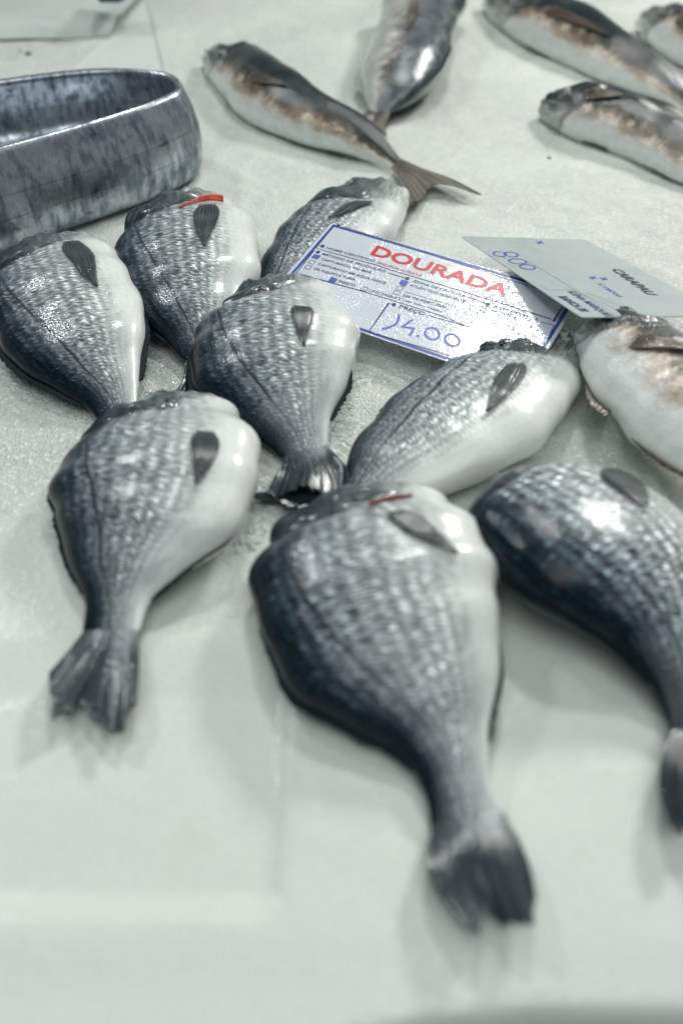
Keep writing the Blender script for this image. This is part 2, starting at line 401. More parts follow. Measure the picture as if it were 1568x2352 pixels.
    def spot(s, poly, name, mat, off=.0012, n=10):
        """small patch over the skin given by two edge polylines"""
        lo, hi = poly; R = []
        for a, b in zip(lo, hi):
            ua, ub = np.array(s.find(*a)), np.array(s.find(*b)); R.append([ua+(ub-ua)*x for x in np.linspace(0, 1, 6)])
        R = np.array(R); R2 = np.stack([catmull(np.concatenate([R[:, j], np.zeros((len(R), 1))], 1), n)[:, :2] for j in range(6)], 1)
        prof = np.sin(np.linspace(0, math.pi, 6))[None, :]*.0006
        P = s.surf(R2[..., 0], R2[..., 1], off+prof); V, f, uv = slab(P, .0012)
        return mesh(name, V, f, mat, s.root, uv)
    def eye(s, px, py, r=.0062, prot=.35):
        u, t = s.find(px, py); u = np.array(u); t = np.array(t)
        p = s.surf(u, t); n = s.normal(u, t); T = unit(s.surf(u+.01, t)-s.surf(u-.01, t)); T = unit(T-n*(T@n)); B = np.cross(n, T)
        def dome(rad, h, base):
            V = []; nr, ns = 9, 24
            for i in range(nr):
                f_ = i/(nr-1)*math.pi/2
                for j in range(ns):
                    a = j/ns*2*math.pi
                    V.append(p+n*(base+h*math.sin(f_))+(T*math.cos(a)+B*math.sin(a))*max(rad*math.cos(f_), 1e-5))
            fc = grid_faces(nr, ns, True); fc.append(tuple(range(ns-1, -1, -1))); fc.append(tuple((nr-1)*ns+j for j in range(ns))); return V, fc
        V, f = dome(r, r*prot+.0012, -.0012); o = mesh('eye', V, f, M_ring, s.root)
        V, f = dome(r*.62, r*prot*.9+.001, -.0004); mesh('pupil', V, f, M_eye, o)
        return o
    def tail(s, left=None, end=None, right=None, mat=None, z=.006, wav=.0025):
        """edges are outlines read on the plane z, or None for a plain forked fan"""
        u0 = np.array(.02); Dp = s.surf(u0, np.array(math.pi)); Vp = s.surf(u0, np.array(0.0)); c = (Dp+Vp)/2
        Tt = -unit(s.S[16, :3]-s.S[0, :3]); w = unit(Vp-Dp); hw = np.linalg.norm(Vp-Dp)/2
        if left is None:
            L = hw*3.6; zz = np.array([0, 0, z])
            fl = lambda p: np.array([p[0], p[1], z])
            td, tv, fk = fl(c+Tt*L-w*L*.62), fl(c+Tt*L*.97+w*L*.6), fl(c+Tt*L*.72)
            Lq = [fl(c+Tt*L*.5-w*L*.36), td]; Rq = [fl(c+Tt*L*.5+w*L*.35), tv]; Eq = [td, fl(c+Tt*L*.86-w*L*.3), fk, fl(c+Tt*L*.85+w*L*.3), tv]
        else:
            Lq, Eq, Rq = [[at(*p, z) for p in q] for q in (left, end, right)]
        nu, nv = 28, 45
        zc = lambda P, n: catmull(np.array(P), n)
        Lc = zc([Dp+(Vp-Dp)*.05]+Lq, nu); Rc = zc([Vp+(Dp-Vp)*.05]+Rq, nu); Ec = zc(Eq, nv); rj = np.random.RandomState(s.seed*5+1); jg = np.repeat(rj.uniform(-1, 1, nv//2+1), 2)[:nv]*np.sin(np.linspace(0, math.pi, nv))**.5; Ec = Ec+Tt*(jg*.0016)[:, None]*min(1.5, hw/.012)
        Bc = np.linspace(Lc[0], Rc[0], nv)
        q = np.linspace(0, 1, nu)[:, None, None]; t = np.linspace(0, 1, nv)[None, :, None]
        P = (1-t)*Lc[:, None]+t*Rc[:, None]+(1-q)*Bc[None]+q*Ec[None]-((1-q)*(1-t)*Lc[0]+(1-q)*t*Rc[0]+q*(1-t)*Lc[-1]+q*t*Rc[-1])
        rp = (wav*np.sin(t*9+s.seed)*q*(.5+.5*q))[..., 0]+(.0002*np.sin(t*70+3*np.sin(t*9))*q)[..., 0]
        P = P.copy(); P[..., 2] += rp; P[..., 2] = np.maximum(P[..., 2], .0016)
        th = (.8*2*s.S[2, 10]*(1-q[..., 0])**2.2)*(np.sin(math.pi*np.clip(t[..., 0], .03, .97))**.6)+.0008
        V, f, uv = slab(P, th)
        return mesh('tail_fin', V, f, mat or M_tail, s.root, uv)
    def edge_fin(s, name, ua, ub, th, h, mat=None, jag=.35, back=.5, up=.0):
        n, w = 46, 7; u = np.linspace(ua, ub, n); rng = np.random.RandomState(int(s.seed*13+ua*100))
        hh = h*.75*np.sin(np.clip(np.linspace(0, 1, n), 0, 1)**.7*math.pi)**.5*(1-jag*rng.uniform(0, 1, n))
        p = s.surf(u, np.full(n, th), -.0006); C, a, W, N, b = s.st(u)
        d = p-C; d /= np.linalg.norm(d, axis=1, keepdims=True); T = np.gradient(p, axis=0); T /= np.linalg.norm(T, axis=1, keepdims=True)
        q = np.linspace(0, 1, w)[None, :, None]
        P = p[:, None]+q*hh[:, None, None]*(d-back*T+np.array([0, 0, up]))[:, None]
        P[..., 2] = np.maximum(P[..., 2], .0015)
        V, f, uv = slab(P, .0009)
        return mesh(name, V, f, mat or M_back, s.root, uv[:, ::-1])

G_B = 'sea bream laid out on the ice'; G_M = 'horse mackerel laid out on the ice'

# A: left bream below the bowl
A = Fish([(238,985,318,962),(200,928,322,905),(112,876,336,838),(35,818,356,768),(-22,745,338,708),(-48,680,312,650),(-45,630,268,606)], seed=1, uop=.765, roll=-7, head_pitch=20)
tag(A.build('sea_bream', M_bream), 'grey bream at the left edge below the metal pan, dark fin fanned on its flank', 'fish', G_B)
A.pectoral((136,562),(190,558),(221,666), bulge=.8); A.tail(z=.004)
A.edge_fin('dorsal_fin', .10, .62, math.pi, .007); A.edge_fin('anal_fin', .12, .36, 0, .008, back=.9)
# B: bream with open red gill, against the pan
B = Fish([(436,850,492,815),(388,800,528,755),(330,735,566,700),(285,668,596,648),(262,600,601,598),(262,552,588,548),(285,525,556,518)], seed=2, uop=.79, roll=-7, head_pitch=4, zlift=.004)
tag(B.build('sea_bream', M_bream), 'bream touching the metal pan, its gill cover open over bright red gills', 'fish', G_B)
B.pectoral((446,478),(503,474),(468,572)); B.tail(z=.004)
B.edge_fin('dorsal_fin', .10, .55, math.pi, .006)
# P: bream partly under the printed card
Pf = Fish([(575,705,640,715),(585,640,720,668),(603,582,800,622),(635,530,872,572),(675,492,918,528),(722,464,938,490),(770,440,940,462)], seed=3, uop=.70, roll=-4, head_pitch=8, bury=.007, head_len=.022)
tag(Pf.build('sea_bream', M_bream), 'bream half hidden under the upper left corner of the red lettered card', 'fish', G_B)
Pf.pectoral((808,466),(862,466),(756,506)); Pf.tail(z=.004); Pf.eye(800,424,.007)
# D: middle bream
D = Fish([(655,1052,752,1042),(600,1000,768,995),(520,938,800,945),(455,872,824,880),(434,812,827,812),(446,758,806,752),(480,715,770,712)], seed=4, uop=.775, roll=-8, head_pitch=14, head_len=.044)
tag(D.build('sea_bream', M_bream), 'bream in the middle of the heap with its tail curled on crushed ice', 'fish', G_B)
D.pectoral((660,708),(722,712),(695,802), bulge=0); D.tail([(640,1075),(612,1122)],[(612,1122),(650,1135),(690,1128),(740,1135),(785,1128),(800,1105)],[(775,1050),(795,1075),(800,1105)], z=.010, wav=.004)
D.edge_fin('dorsal_fin', .12, .62, math.pi, .006); D.edge_fin('anal_fin', .10, .30, 0, .008, back=.9); D.eye(600,668,.006)
# F: bream pointing to the upper right
Fb = Fish([(785,1100,850,1150),(790,1045,930,1142),(825,982,1040,1118),(885,920,1140,1080),(955,868,1225,1025),(1025,832,1280,965),(1095,800,1316,896),(1150,786,1326,856)], seed=5, uop=.74, roll=-6, head_pitch=2)
tag(Fb.build('sea_bream', M_bream_far), 'pale bream lying diagonally with its head right under the printed card glare', 'fish', G_B)
Fb.pectoral((1150,842),(1212,840),(1113,951)); Fb.tail(z=.004); Fb.eye(1155,793,.006)
Fb.edge_fin('dorsal_fin', .15, .6, math.pi, .005)
# E: left front bream
E_ = Fish([(193,1444,316,1472),(196,1385,338,1400),(160,1310,410,1325),(125,1228,525,1232),(114,1160,583,1140),(126,1100,596,1062),(158,1050,582,1008),(200,1012,552,972)], seed=6, uop=.83, roll=-8, head_pitch=22, head_len=.034)
tag(E_.build('sea_bream', M_bream), 'bream at front left lying alone on smooth ice with its forked dark tail spread', 'fish', G_B)
E_.pectoral((440,994),(500,1000),(446,1117), bulge=.75); E_.tail([(160,1492),(112,1545)],[(112,1545),(122,1600),(134,1655),(160,1642),(182,1615),(210,1645),(240,1675),(281,1692),(296,1645),(317,1622)],[(321,1500),(320,1560),(317,1622)], z=.006)
E_.edge_fin('dorsal_fin', .12, .6, math.pi, .006); E_.edge_fin('anal_fin', .10, .34, 0, .005, back=.9); E_.eye(385,930,.007)
# G: nearest, largest bream
G = Fish([(984,1905,1168,1888),(974,1830,1128,1800),(925,1735,1128,1695),(800,1640,1166,1595),(680,1555,1196,1515),(605,1450,1174,1425),(568,1350,1146,1325),(578,1275,1100,1240),(606,1235,1050,1212)], seed=7, uop=.86, roll=-8, head_pitch=22, head_len=.030)
tag(G.build('sea_bream', M_bream), 'largest bream in the foreground with a thin red gill slit, tail blurred near the camera', 'fish', G_B)
G.pectoral((872,1182),(952,1180),(1040,1280), bulge=.6, tipw=.1); G.tail([(978,1990),(1000,2050),(1050,2110)],[(1050,2110),(1092,2145),(1124,2090),(1170,2125),(1222,2135),(1222,2100),(1231,2065)],[(1190,1930),(1215,1990),(1231,2065)], z=.010)
G.edge_fin('dorsal_fin', .14, .6, math.pi, .006); G.edge_fin('anal_fin', .16, .36, 0, .005, back=.9)
# H: dark bream at the right edge
H = Fish([(1543,1700,1640,1700),(1512,1620,1660,1600),(1412,1500,1690,1480),(1300,1405,1690,1360),(1168,1325,1660,1260),(1064,1255,1590,1190),(1004,1205,1510,1150)], seed=8, uop=.93, roll=12, k=.44, head_pitch=26, head_len=.030, wob=.25)
tag(H.build('sea_bream', M_bream_dark), 'dark backed bream at the right edge of the front row, cut by the frame', 'fish', G_B)
H.pectoral((1362,1086),(1424,1082),(1478,1171)); H.tail([(1515,1760),(1510,1820),(1535,1900)],[(1535,1900),(1557,1920),(1590,1880),(1650,1910),(1700,1900)],[(1665,1780),(1690,1840),(1700,1900)], z=.012)
H.edge_fin('dorsal_fin', .14, .6, math.pi, .006)

# mackerel
mk = dict(k=.66, kind='mackerel', head_pitch=8, head_len=.012, head_prof=[(.4, .9, .9), (.75, .7, .7), (.95, .45, .45)], wob=.8)
I = Fish([(930,377,909,392),(890,327,866,378),(842,270,790,357),(770,226,692,333),(702,180,610,305),(640,136,545,262),(588,110,505,213),(535,106,482,183),(495,112,472,152)], seed=11, roll=42, uop=.80, **mk)
tag(I.build('horse_mackerel', M_mack), 'mackerel beside the metal pan whose tail points to the printed card', 'fish', G_M)
I.tail([(975,388),(1034,407),(1107,441)],[(1107,441),(1050,434),(992,428),(972,448),(962,462),(942,471)],[(915,410),(926,438),(942,471)], mat=M_mtail, z=.010); I.pectoral((570,186),(585,163),(655,200), mat=M_mfin)
I.edge_fin('anal_fin', .12, .5, 0, .007, mat=M_mfin); I.edge_fin('pelvic_fin', .62, .72, -.1, .010, mat=M_mfin, back=1.5); I.eye(508,128,.007)
J = Fish([(882,270,852,258),(940,240,840,215),(1000,185,830,172),(1034,100,846,112),(1053,25,872,48),(1054,-15,890,18)], seed=12, roll=10, uop=.93, **mk)
tag(J.build('horse_mackerel', M_mack_blue), 'blue grey backed mackerel at the top, standing nearly upright behind another tail', 'fish', G_M)
J.pectoral((945,4),(966,6),(936,72), mat=M_mfin); J.tail(mat=M_mtail, z=.004); J.edge_fin('anal_fin', .1, .4, 0, .012, mat=M_palefin)
J.edge_fin('dorsal_fin', .1, .5, math.pi, .005)
K = Fish([(1700,335,1684,348),(1640,272,1610,300),(1568,205,1540,245),(1510,130,1440,212),(1440,72,1345,177),(1362,18,1250,132),(1290,-12,1180,94),(1222,-20,1122,55),(1160,-22,1098,14)], seed=13, roll=40, uop=.74, **mk)
tag(K.build('horse_mackerel', M_mack), 'long brown flanked mackerel along the top right, behind the two others', 'fish', G_M)
K.pectoral((1246,32),(1262,14),(1402,86), mat=M_mfin); K.tail(mat=M_mtail, z=.004); K.eye(1168,4,.008)
K.edge_fin('pelvic_fin', .58, .70, -.1, .010, mat=M_mfin, back=1.2); K.edge_fin('anal_fin', .2, .5, 0, .005, mat=M_mfin)
Lf = Fish([(1760,160,1720,262),(1680,62,1620,200),(1602,14,1556,150),(1540,6,1502,108),(1500,14,1478,76)], seed=14, roll=28, uop=.72, **mk)
tag(Lf.build('horse_mackerel', M_mack), 'mackerel in the upper right corner showing only its head', 'fish', G_M)
Lf.tail(mat=M_mtail, z=.004); Lf.pectoral((1545,55),(1560,40),(1640,110), mat=M_mfin)
Mf = Fish([(1750,465,1735,485),(1680,388,1650,460),(1600,308,1560,430),(1527,254,1460,376),(1450,212,1385,347),(1382,194,1320,322),(1315,196,1276,300),(1275,212,1256,278)], seed=15, roll=40, uop=.80, **mk)
tag(Mf.build('horse_mackerel', M_mack), 'mackerel at the right edge, head on bare ice under the long one', 'fish', G_M)
Mf.pectoral((1335,232),(1350,208),(1430,224), mat=M_mfin); Mf.tail(mat=M_mtail, z=.004); Mf.eye(1294,214,.007)
Mf.edge_fin('pelvic_fin', .62, .76, -.1, .012, mat=M_mfin, back=1.2); Mf.edge_fin('anal_fin', .2, .5, 0, .005, mat=M_mfin)
Nf = Fish([(1900,1235,1860,1272),(1840,1085,1740,1202),(1760,955,1622,1137),(1680,855,1502,1062),(1592,770,1412,965),(1530,735,1360,888),(1475,724,1335,828)], seed=16, roll=16, zlift=.020, uop=.86, k=.6, kind='mackerel', head_pitch=18, head_len=.022)
tag(Nf.build('horse_mackerel', M_mack_pale), 'big pale mackerel at the right edge with its head at the lettered cards', 'fish', G_M)
Nf.pectoral((1440,806),(1462,776),(1600,812), mat=M_mfin, bulge=.6); Nf.tail(mat=M_mtail, z=.004)
Nf.edge_fin('pelvic_fin', .60, .74, -.05, .010, mat=M_mfin, back=1.0); Nf.edge_fin('anal_fin', .2, .5, 0, .005, mat=M_mfin)

# red gills under the lifted covers
B.spot(([(412,478),(446,461),(480,450),(510,451)], [(413,480),(444,468),(478,461),(512,464)]), 'gill', M_gill, .0006)
G.spot(([(846,1160),(880,1148),(915,1141),(942,1139)], [(848,1163),(882,1153),(915,1147),(944,1142)]), 'gill', M_gill_dark, .0006)

# ------------------------------------------------------------------ cards
def rotv(w):
    w = np.array(w); t = np.linalg.norm(w); k = w/t; Kx = np.array([[0,-k[2],k[1]],[k[2],0,-k[0]],[-k[1],k[0],0]])
    return np.eye(3)+math.sin(t)*Kx+(1-math.cos(t))*Kx@Kx
class Card:
    def __init__(s, name, label, pose, W, H, k, mat, mirror=False):
        c = CAM+k*(np.array(pose[:3])-CAM); s.R = rotv(pose[3:]); s.c = c; s.W, s.H = W*k, H*k
        s.n = s.R[:, 2]; s.root = empty(name, c); tag(s.root, label, 'price card', 'plastic price cards')
        w, h, th = s.W/2, s.H/2, .0006; r = .003
        pts = []
        for cx, cy, a0 in ((w-r, h-r, 0), (-w+r, h-r, 90), (-w+r, -h+r, 180), (w-r, -h+r, 270)):
            for q in range(5):
                a = math.radians(a0+q*22.5); pts.append((cx+r*math.cos(a), cy+r*math.sin(a)))
        n = len(pts); V = [s.P(x, y, -.00005) for x, y in pts]+[s.P(x, y, -th) for x, y in pts]
        f = [tuple(range(n)), tuple(range(2*n-1, n-1, -1))]+[(i, i+n, (i+1) % n+n, (i+1) % n) for i in range(n)]
        mesh('sheet', V, f, mat, s.root, smooth=False)
        s.bins = {}
    def P(s, x, y, z=0.0): return s.c+s.R@np.array([x, y, z])
    def loc(s, px, py):
        r = ray(px, py); t = ((s.c-CAM)@s.n)/(r@s.n); q = s.R.T@(CAM+r*t-s.c); return q[:2]
    def add(s, key, V2, F2, z=.00012):
        b = s.bins.setdefault(key, ([], [])); o = len(b[0]); b[0].extend([s.P(x, y, z) for x, y in V2]); b[1].extend([tuple(i+o for i in f) for f in F2])
    def line(s, key, pts, w, z=.00012, local=False, taper=False):
        L = [np.array(p) if local else s.loc(*p) for p in pts]; V2 = []; m = len(L)
        for i, p in enumerate(L):
            d = unit(L[min(i+1, m-1)]-L[max(i-1, 0)]); nn = np.array([-d[1], d[0]])
            mi = 1.0
            if 0 < i < m-1:
                d1 = unit(L[i]-L[i-1]); mi = 1/max(.5, abs(d@d1))
            V2 += [p+nn*w/2*mi, p-nn*w/2*mi]
        s.add(key, V2, [(2*i, 2*i+1, 2*i+3, 2*i+2) for i in range(m-1)], z)
    def disc(s, key, p, r, n=14, z=.00016):
        c = s.loc(*p); s.add(key, [c+r*np.array([math.cos(i/n*2*math.pi), math.sin(i/n*2*math.pi)]) for i in range(n)], [tuple(range(n))], z)
    def box(s, key, p, w, h, t=.0003, fill=False):
        c = s.loc(*p); q = [c+np.array(v) for v in ((-w/2,-h/2),(w/2,-h/2),(w/2,h/2),(-w/2,h/2))]
        if fill: s.add(key, [v+np.random.uniform(-.0004, .0004, 2) for v in q], [(0,1,2,3)], .0002)
        else:
            for i in range(4): s.line(key, [q[i], q[(i+1) % 4]], t, local=True)
    def ring(s, key, p, rx, ry, w, rot=0, n=28):
        L = [(p[0]+rx*math.cos(a)*math.cos(rot)-ry*math.sin(a)*math.sin(rot), p[1]+rx*math.cos(a)*math.sin(rot)+ry*math.sin(a)*math.cos(rot)) for a in np.linspace(0, 2*math.pi*.99, n)]
        s.line(key, L, w)
    def text(s, key, body, p0, p1, cap, bold=0.0, z=.00014):
        a, b = s.loc(*p0), s.loc(*p1); cu = bpy.data.curves.new('t', 'FONT'); cu.body = body; cu.offset = bold; cu.resolution_u = 3
        o = bpy.data.objects.new('t', cu); col.objects.link(o); dg = bpy.context.evaluated_depsgraph_get()
        me = bpy.data.meshes.new_from_object(o.evaluated_get(dg)); V = np.array([v.co[:2] for v in me.vertices]); Fc = [tuple(p.vertices) for p in me.polygons]
        bpy.data.objects.remove(o); bpy.data.curves.remove(cu); bpy.data.meshes.remove(me)
        x0, x1 = V[:, 0].min(), V[:, 0].max(); hcap = .729
        d = b-a; L = np.linalg.norm(d); d /= L; nn = np.array([-d[1], d[0]])
        V2 = [a+d*(v[0]-x0)/(x1-x0)*L+nn*v[1]/hcap*cap for v in V]
        s.add(key, V2, Fc, z)
    def finish(s, mats):
        for k, (V, f) in s.bins.items(): mesh(k.split('#')[0], V, f, mats[k.split('#')[0]], s.root, smooth=False)

def card_material(name, c0, c1, smear):
    m = NT(name); ob = m.obj()
    n1 = m.noise(m.map(ob, (1, 1, 1)), 28, 4, .6); c = m.mix(m.mapr(n1, .35, .7, 0, smear), c0, c1)
    v = m.voro(ob, 620); v2 = m.voro(ob, 330)
    zone = m.mapr(m.noise(ob, 22, 2), .42, .6, .1, 1.0, True)
    dr = m.math('ADD', m.mapr(v, .1, .5, 1, 0, True), m.mapr(v2, .1, .45, 1.2, 0, True))
    h = m.math('ADD', m.math('MULTIPLY', dr, zone), m.math('MULTIPLY', m.noise(ob, 420, 2), .7))
    b = m.bump(h, .22, .0006)
    m.P(Base_Color=c, Roughness=.32, Coat_Weight=1.0, Coat_Roughness=.07, Coat_Normal=b, Normal=b)
    return m.m
M_card = card_material('white_plastic_card', (.60, .66, .74), (.66, .70, .76), 1.0)
M_card2 = card_material('greenish_plastic_card', (.56, .64, .63), (.46, .53, .57), .9)
M_ink = plain('navy_print', (.02, .045, .16), .4); M_blue = plain('blue_print', (.025, .07, .36), .35)
M_red = plain('red_print', (.62, .02, .022), .35); M_pen = plain('blue_pen', (.12, .16, .60), .4); M_pen2 = plain('blue_marker', (.07, .11, .45), .4)
M_blk = plain('black_print', (.02, .03, .035), .4)

ca = Card('price_card', 'white card with a thick blue border and red capital lettering, leaning on the bream', (.0544,.5175,.0181,.2331,-.0671,-.5583), .204, .0927, .97, M_card)
def c11(x, y): return (631.5+.238*x, 488+.238*y)
def c12(x, y): return (889.9+.2929*x, 545.4+.2929*y)
def c13(x, y): return (1044.9+.3336*x, 528.2+.3336*y)
w, h = ca.W/2, ca.H/2; t = .0021
x0, y0 = w-.0035, h-.0022
for q in (((-x0-t/2, y0), (x0+t/2, y0)), ((-x0, y0-t/2), (-x0, -y0+t/2)), ((-x0-t/2, -y0), (x0+t/2, -y0)), ((x0, -y0+t/2), (x0, y0-t/2))):
    ca.line('border', q, t, local=True)
lw = .0006; Hc = ca.H
ca.line('ruled_lines', [c11(610,128), c11(575,118), c11(395,343), c11(510,378), c11(1000,514), c12(5,248), c12(610,430), c12(1275,640)], lw)
ca.line('ruled_lines', [c11(1395,370), c12(250,105), c12(820,290), c12(1200,410)], lw*.8)
ca.line('ruled_lines', [c12(1275,640), c12(1295,660), c12(1370,540)], lw*1.3)
ca.line('ruled_lines', [c11(415,383), c11(370,372), c11(205,585), c11(860,765), c11(1568,985), c12(630,700)], lw)
ca.line('ruled_lines', [c11(1095,585), c11(1265,635)], lw); ca.line('ruled_lines', [c12(605,462), c12(785,522)], lw)
ca.line('ruled_lines', [c11(1145,890), c11(1095,877), c11(900,1155), c11(1568,1345), c12(490,930)], lw*1.1)
ca.line('ruled_lines', [c12(315,610), c12(640,705)], lw); ca.line('ruled_lines', [c12(135,425), c12(560,550)], lw*.5); ca.line('ruled_lines', [c12(910,520), c12(1270,635)], lw*.5)
ca.line('ruled_lines', [c12(1200,662), c12(1305,690), c12(1270,750)], lw); ca.line('ruled_lines', [c12(1175,685), c12(1160,705), c12(1180,725), c12(1165,742)], lw)
for p in (c11(610,128), c11(460,326), c11(415,383), c11(1275,638), c12(785,522), c11(1145,890)): ca.disc('ruled_lines', p, .0016)
ca.line('ruled_lines', [c11(430,318), c11(460,326)], lw)
for p in (c11(355,480), c11(320,530), c11(862,738), c11(1205,728), c11(1172,775), c12(765,553), c12(730,590)): ca.box('ruled_lines', p, .0042, .0036, .0004)
for i, p in enumerate((c11(395,428), c11(560,652), c11(1240,680))): ca.box('check_mark#%d' % i, p, .0052, .0046, fill=True)
S_ = .0023
for body, p0, p1, cp in (('DENOMINAÇÃO COMERCIAL', (786,524), (953,575), S_), ('NOME CIENTÍFICO', (748,571), (859,602), S_), ('MÉTODO DE PRODUÇÃO', (739,585), (884,626), S_),
        ('CAPTURADO NO MAR', (737,597), (852,629), S_), ('CAPTURADO EM ÁGUA DOCE', (729,608), (884,653), S_), ('DE AQUICULTURA', (720,619), (814,645), S_),
        ('FRESCO', (775,648), (814,658.5), S_), ('DESCONGELADO', (847,669), (925,691.5), S_), ('(Não Voltar a Congelar)', (928,692), (1014,717), S_*.72),
        ('ZONA DE CAPTURA', (947,647), (1066,683), S_), ('ATLÂNTICO NORDESTE', (940,657), (1066,695), S_), ('ZEE DE PORTUGAL', (922,680), (1025,709), S_),
        ('N.º LOTE', (1108,683), (1155,697), S_*.9), ('ARTE DE PESCA', (1132,706), (1234,737), S_), ('ARTESANAL', (1126,715), (1192,734), S_*.9)):
    ca.text('small_lettering', body, p0, p1, cp, .012)
ca.text('small_lettering', 'PREÇO', (915,707), (974,725), S_*1.35, .02)
ca.text('small_lettering', '© novarte@', (1279,740), (1301,706), .0022)
ca.text('red_lettering', 'DOURADA', (849,584), (1160,680), .0107, .028)
ca.text('red_lettering', 'SPAURUS AURATA', (865,605), (967,636), S_*.95, .012)
pw = .0019
ca.line('handwriting', [(916,722), (914,735), (909,744), (896,751), (877,756)], pw)
ca.line('handwriting', [(948,734), (936,742), (923,751), (936,752), (950,755), (945,763), (939,771)], pw*.9); ca.disc('handwriting', (959,771.5), .0011)
ca.ring('handwriting', (992,766.5), 16.5, 13, pw*.85, .35); ca.ring('handwriting', (1038,781), 17, 13, pw*.8, .35)
ca.finish({'border': M_blue, 'ruled_lines': M_ink, 'check_mark': M_pen2, 'small_lettering': M_ink, 'red_lettering': M_red, 'handwriting': M_pen})

cb = Card('price_card', 'dull greenish card with black capitals at its right, propped on the first card', (.1669,.5153,.0382,-.2485,-.0207,-1.2411), .1627, .1107, 1.02, M_card2)
cb.text('black_lettering', 'CARAPAU', c13(1068,268), c13(1322,446), .0082, .04)
cb.text('stamped_lettering', 'ILENA MARQUES', c13(772,424), c13(1040,597), .0060, .02)
cb.text('stamped_lettering', 'BANCA 28', c13(705,457), c13(872,563), .0062, .05)
for pts in ([(640,412), (820,416)], [(500,215), (640,300), (1120,595)], [(820,416), (1190,585)], [(900,430), (1255,570)], [(580,375), (640,412)]):
    cb.line('ruled_lines', [c13(*p) for p in pts], .0003)
cb.ring('handwriting', c13(305,166), 14.5, 5.2, .0013, .12); cb.ring('handwriting', c13(385,169), 15, 5.2, .0013, .12)
cb.ring('handwriting', c13(430,216), 20, 5.5, .0014, .1); cb.ring('handwriting', c13(496,255), 18, 5.2, .0014, .1); cb.disc('handwriting', c13(336,193), .0009)
for i, (cx, cy) in enumerate(((580, 87), (1022, 338), (946, 331))):
    cb.line('pen_cross#%d' % i, [c13(cx-28, cy-8), c13(cx+28, cy+6)], .0017); cb.line('pen_cross#%d' % i, [c13(cx+12, cy-10), c13(cx-10, cy+9)], .0017, z=.0002)
cb.text('handwriting#1', 'x cerco', c13(968,366), c13(1120,462), .0058, .012)
cb.finish({'black_lettering': M_blk, 'stamped_lettering': M_ink, 'ruled_lines': M_ink, 'handwriting': M_pen2, 'pen_cross': M_pen2})

# ------------------------------------------------------------------ metal pan
m = NT('worn_zinc'); ob = m.obj()
st = m.noise(m.map(ob, (14, 14, 6)), 1, 5, .62); blot = m.noise(ob, 34, 6, .68); fine = m.noise(m.map(ob, (150, 150, 40)), 1, 4, .6)
mott = m.mapr(m.math('ADD', m.math('MULTIPLY', blot, .5), m.math('MULTIPLY', fine, .5)), .36, .64)
c = m.ramp(mott, [(0, (.11, .135, .16)), (.35, (.25, .295, .335)), (.6, (.45, .495, .54)), (1, (.62, .66, .70))])
grime = m.mapr(m.noise(m.map(ob, (34, 34, 60), (3, 1, 4)), 1, 6, .75), .56, .72, 0, .7, True)
c = m.mix(grime, c, (.035, .045, .048))
zz = m.sep(ob)[2]
for zl in (.030, .0475):
    ln = m.mapr(m.math('ABSOLUTE', m.math('SUBTRACT', m.math('ADD', zz, m.math('MULTIPLY', st, .003)), zl)), .0002, .0006, m.mapr(blot, .42, .58, .1, .6), 0)
    c = m.mix(ln, c, (.03, .04, .045))
bb = m.bump(blot, .25, .002); bb = m.bump(fine, .2, .0006, bb)
m.P(Base_Color=c, Metallic=.85, Roughness=m.mapr(mott, 0, 1, .45, .22), Normal=bb); M_zinc = m.m
rim = np.array([(-.262,.632),(-.194,.694),(-.152,.742),(-.141,.776),(-.163,.812),(-.228,.822),(-.308,.792),(-.405,.735),(-.455,.655),(-.435,.565),(-.35,.56)])
def closed_curve(P, n):
    Q = np.concatenate([P[-3:], P, P[:4]]); L = len(P); out = []
    for i in range(n):
        x = i/n*L; j = int(x); f = x-j; p0, p1, p2, p3 = Q[j+2], Q[j+3], Q[j+4], Q[j+5]
        out.append(.5*((2*p1)+(-p0+p2)*f+(2*p0-5*p1+4*p2-p3)*f*f+(-p0+3*p1-3*p2+p3)*f**3))
    return np.array(out)
rc = closed_curve(rim, 120); cen = rc.mean(0)
tg = np.roll(rc, -1, 0)-np.roll(rc, 1, 0); tg /= np.linalg.norm(tg, axis=1, keepdims=True); nr = np.stack([tg[:, 1], -tg[:, 0]], -1)
if ((rc-cen)*nr).sum() < 0: nr = -nr
prof = [(.001, .0008), (.0075, .004), (.0105, .012), (.0122, .028), (.0112, .042), (.0080, .057), (.0035, .068), (.0012, .0738), (-.0010, .0768), (-.0036, .0766), (-.0056, .0745), (-.0050, .071), (.0, .060), (.0045, .045), (.005, .032), (.001, .024), (-.006, .0195), (-.02, .018)]
root = empty('scale_pan', (cen[0], cen[1], 0)); tag(root, 'worn oval metal pan with stained grey sides behind the bream', 'metal pan')
V = []
for o_, z_ in prof:
    sag = 1.0
    V.append(np.concatenate([rc+nr*o_, np.full((120, 1), z_)], 1))
V = np.concatenate(V); f = grid_faces(len(prof), 120, True); f.append(tuple(range(119, -1, -1))); f.append(tuple((len(prof)-1)*120+j for j in range(120)))
dn = np.array([mnoise.noise(Vector(p*22)) for p in V]); cc = np.append(cen, .04); V = V+(V-cc)*(dn*.008)[:, None]
mesh('pan_body', V, f, M_zinc, root)

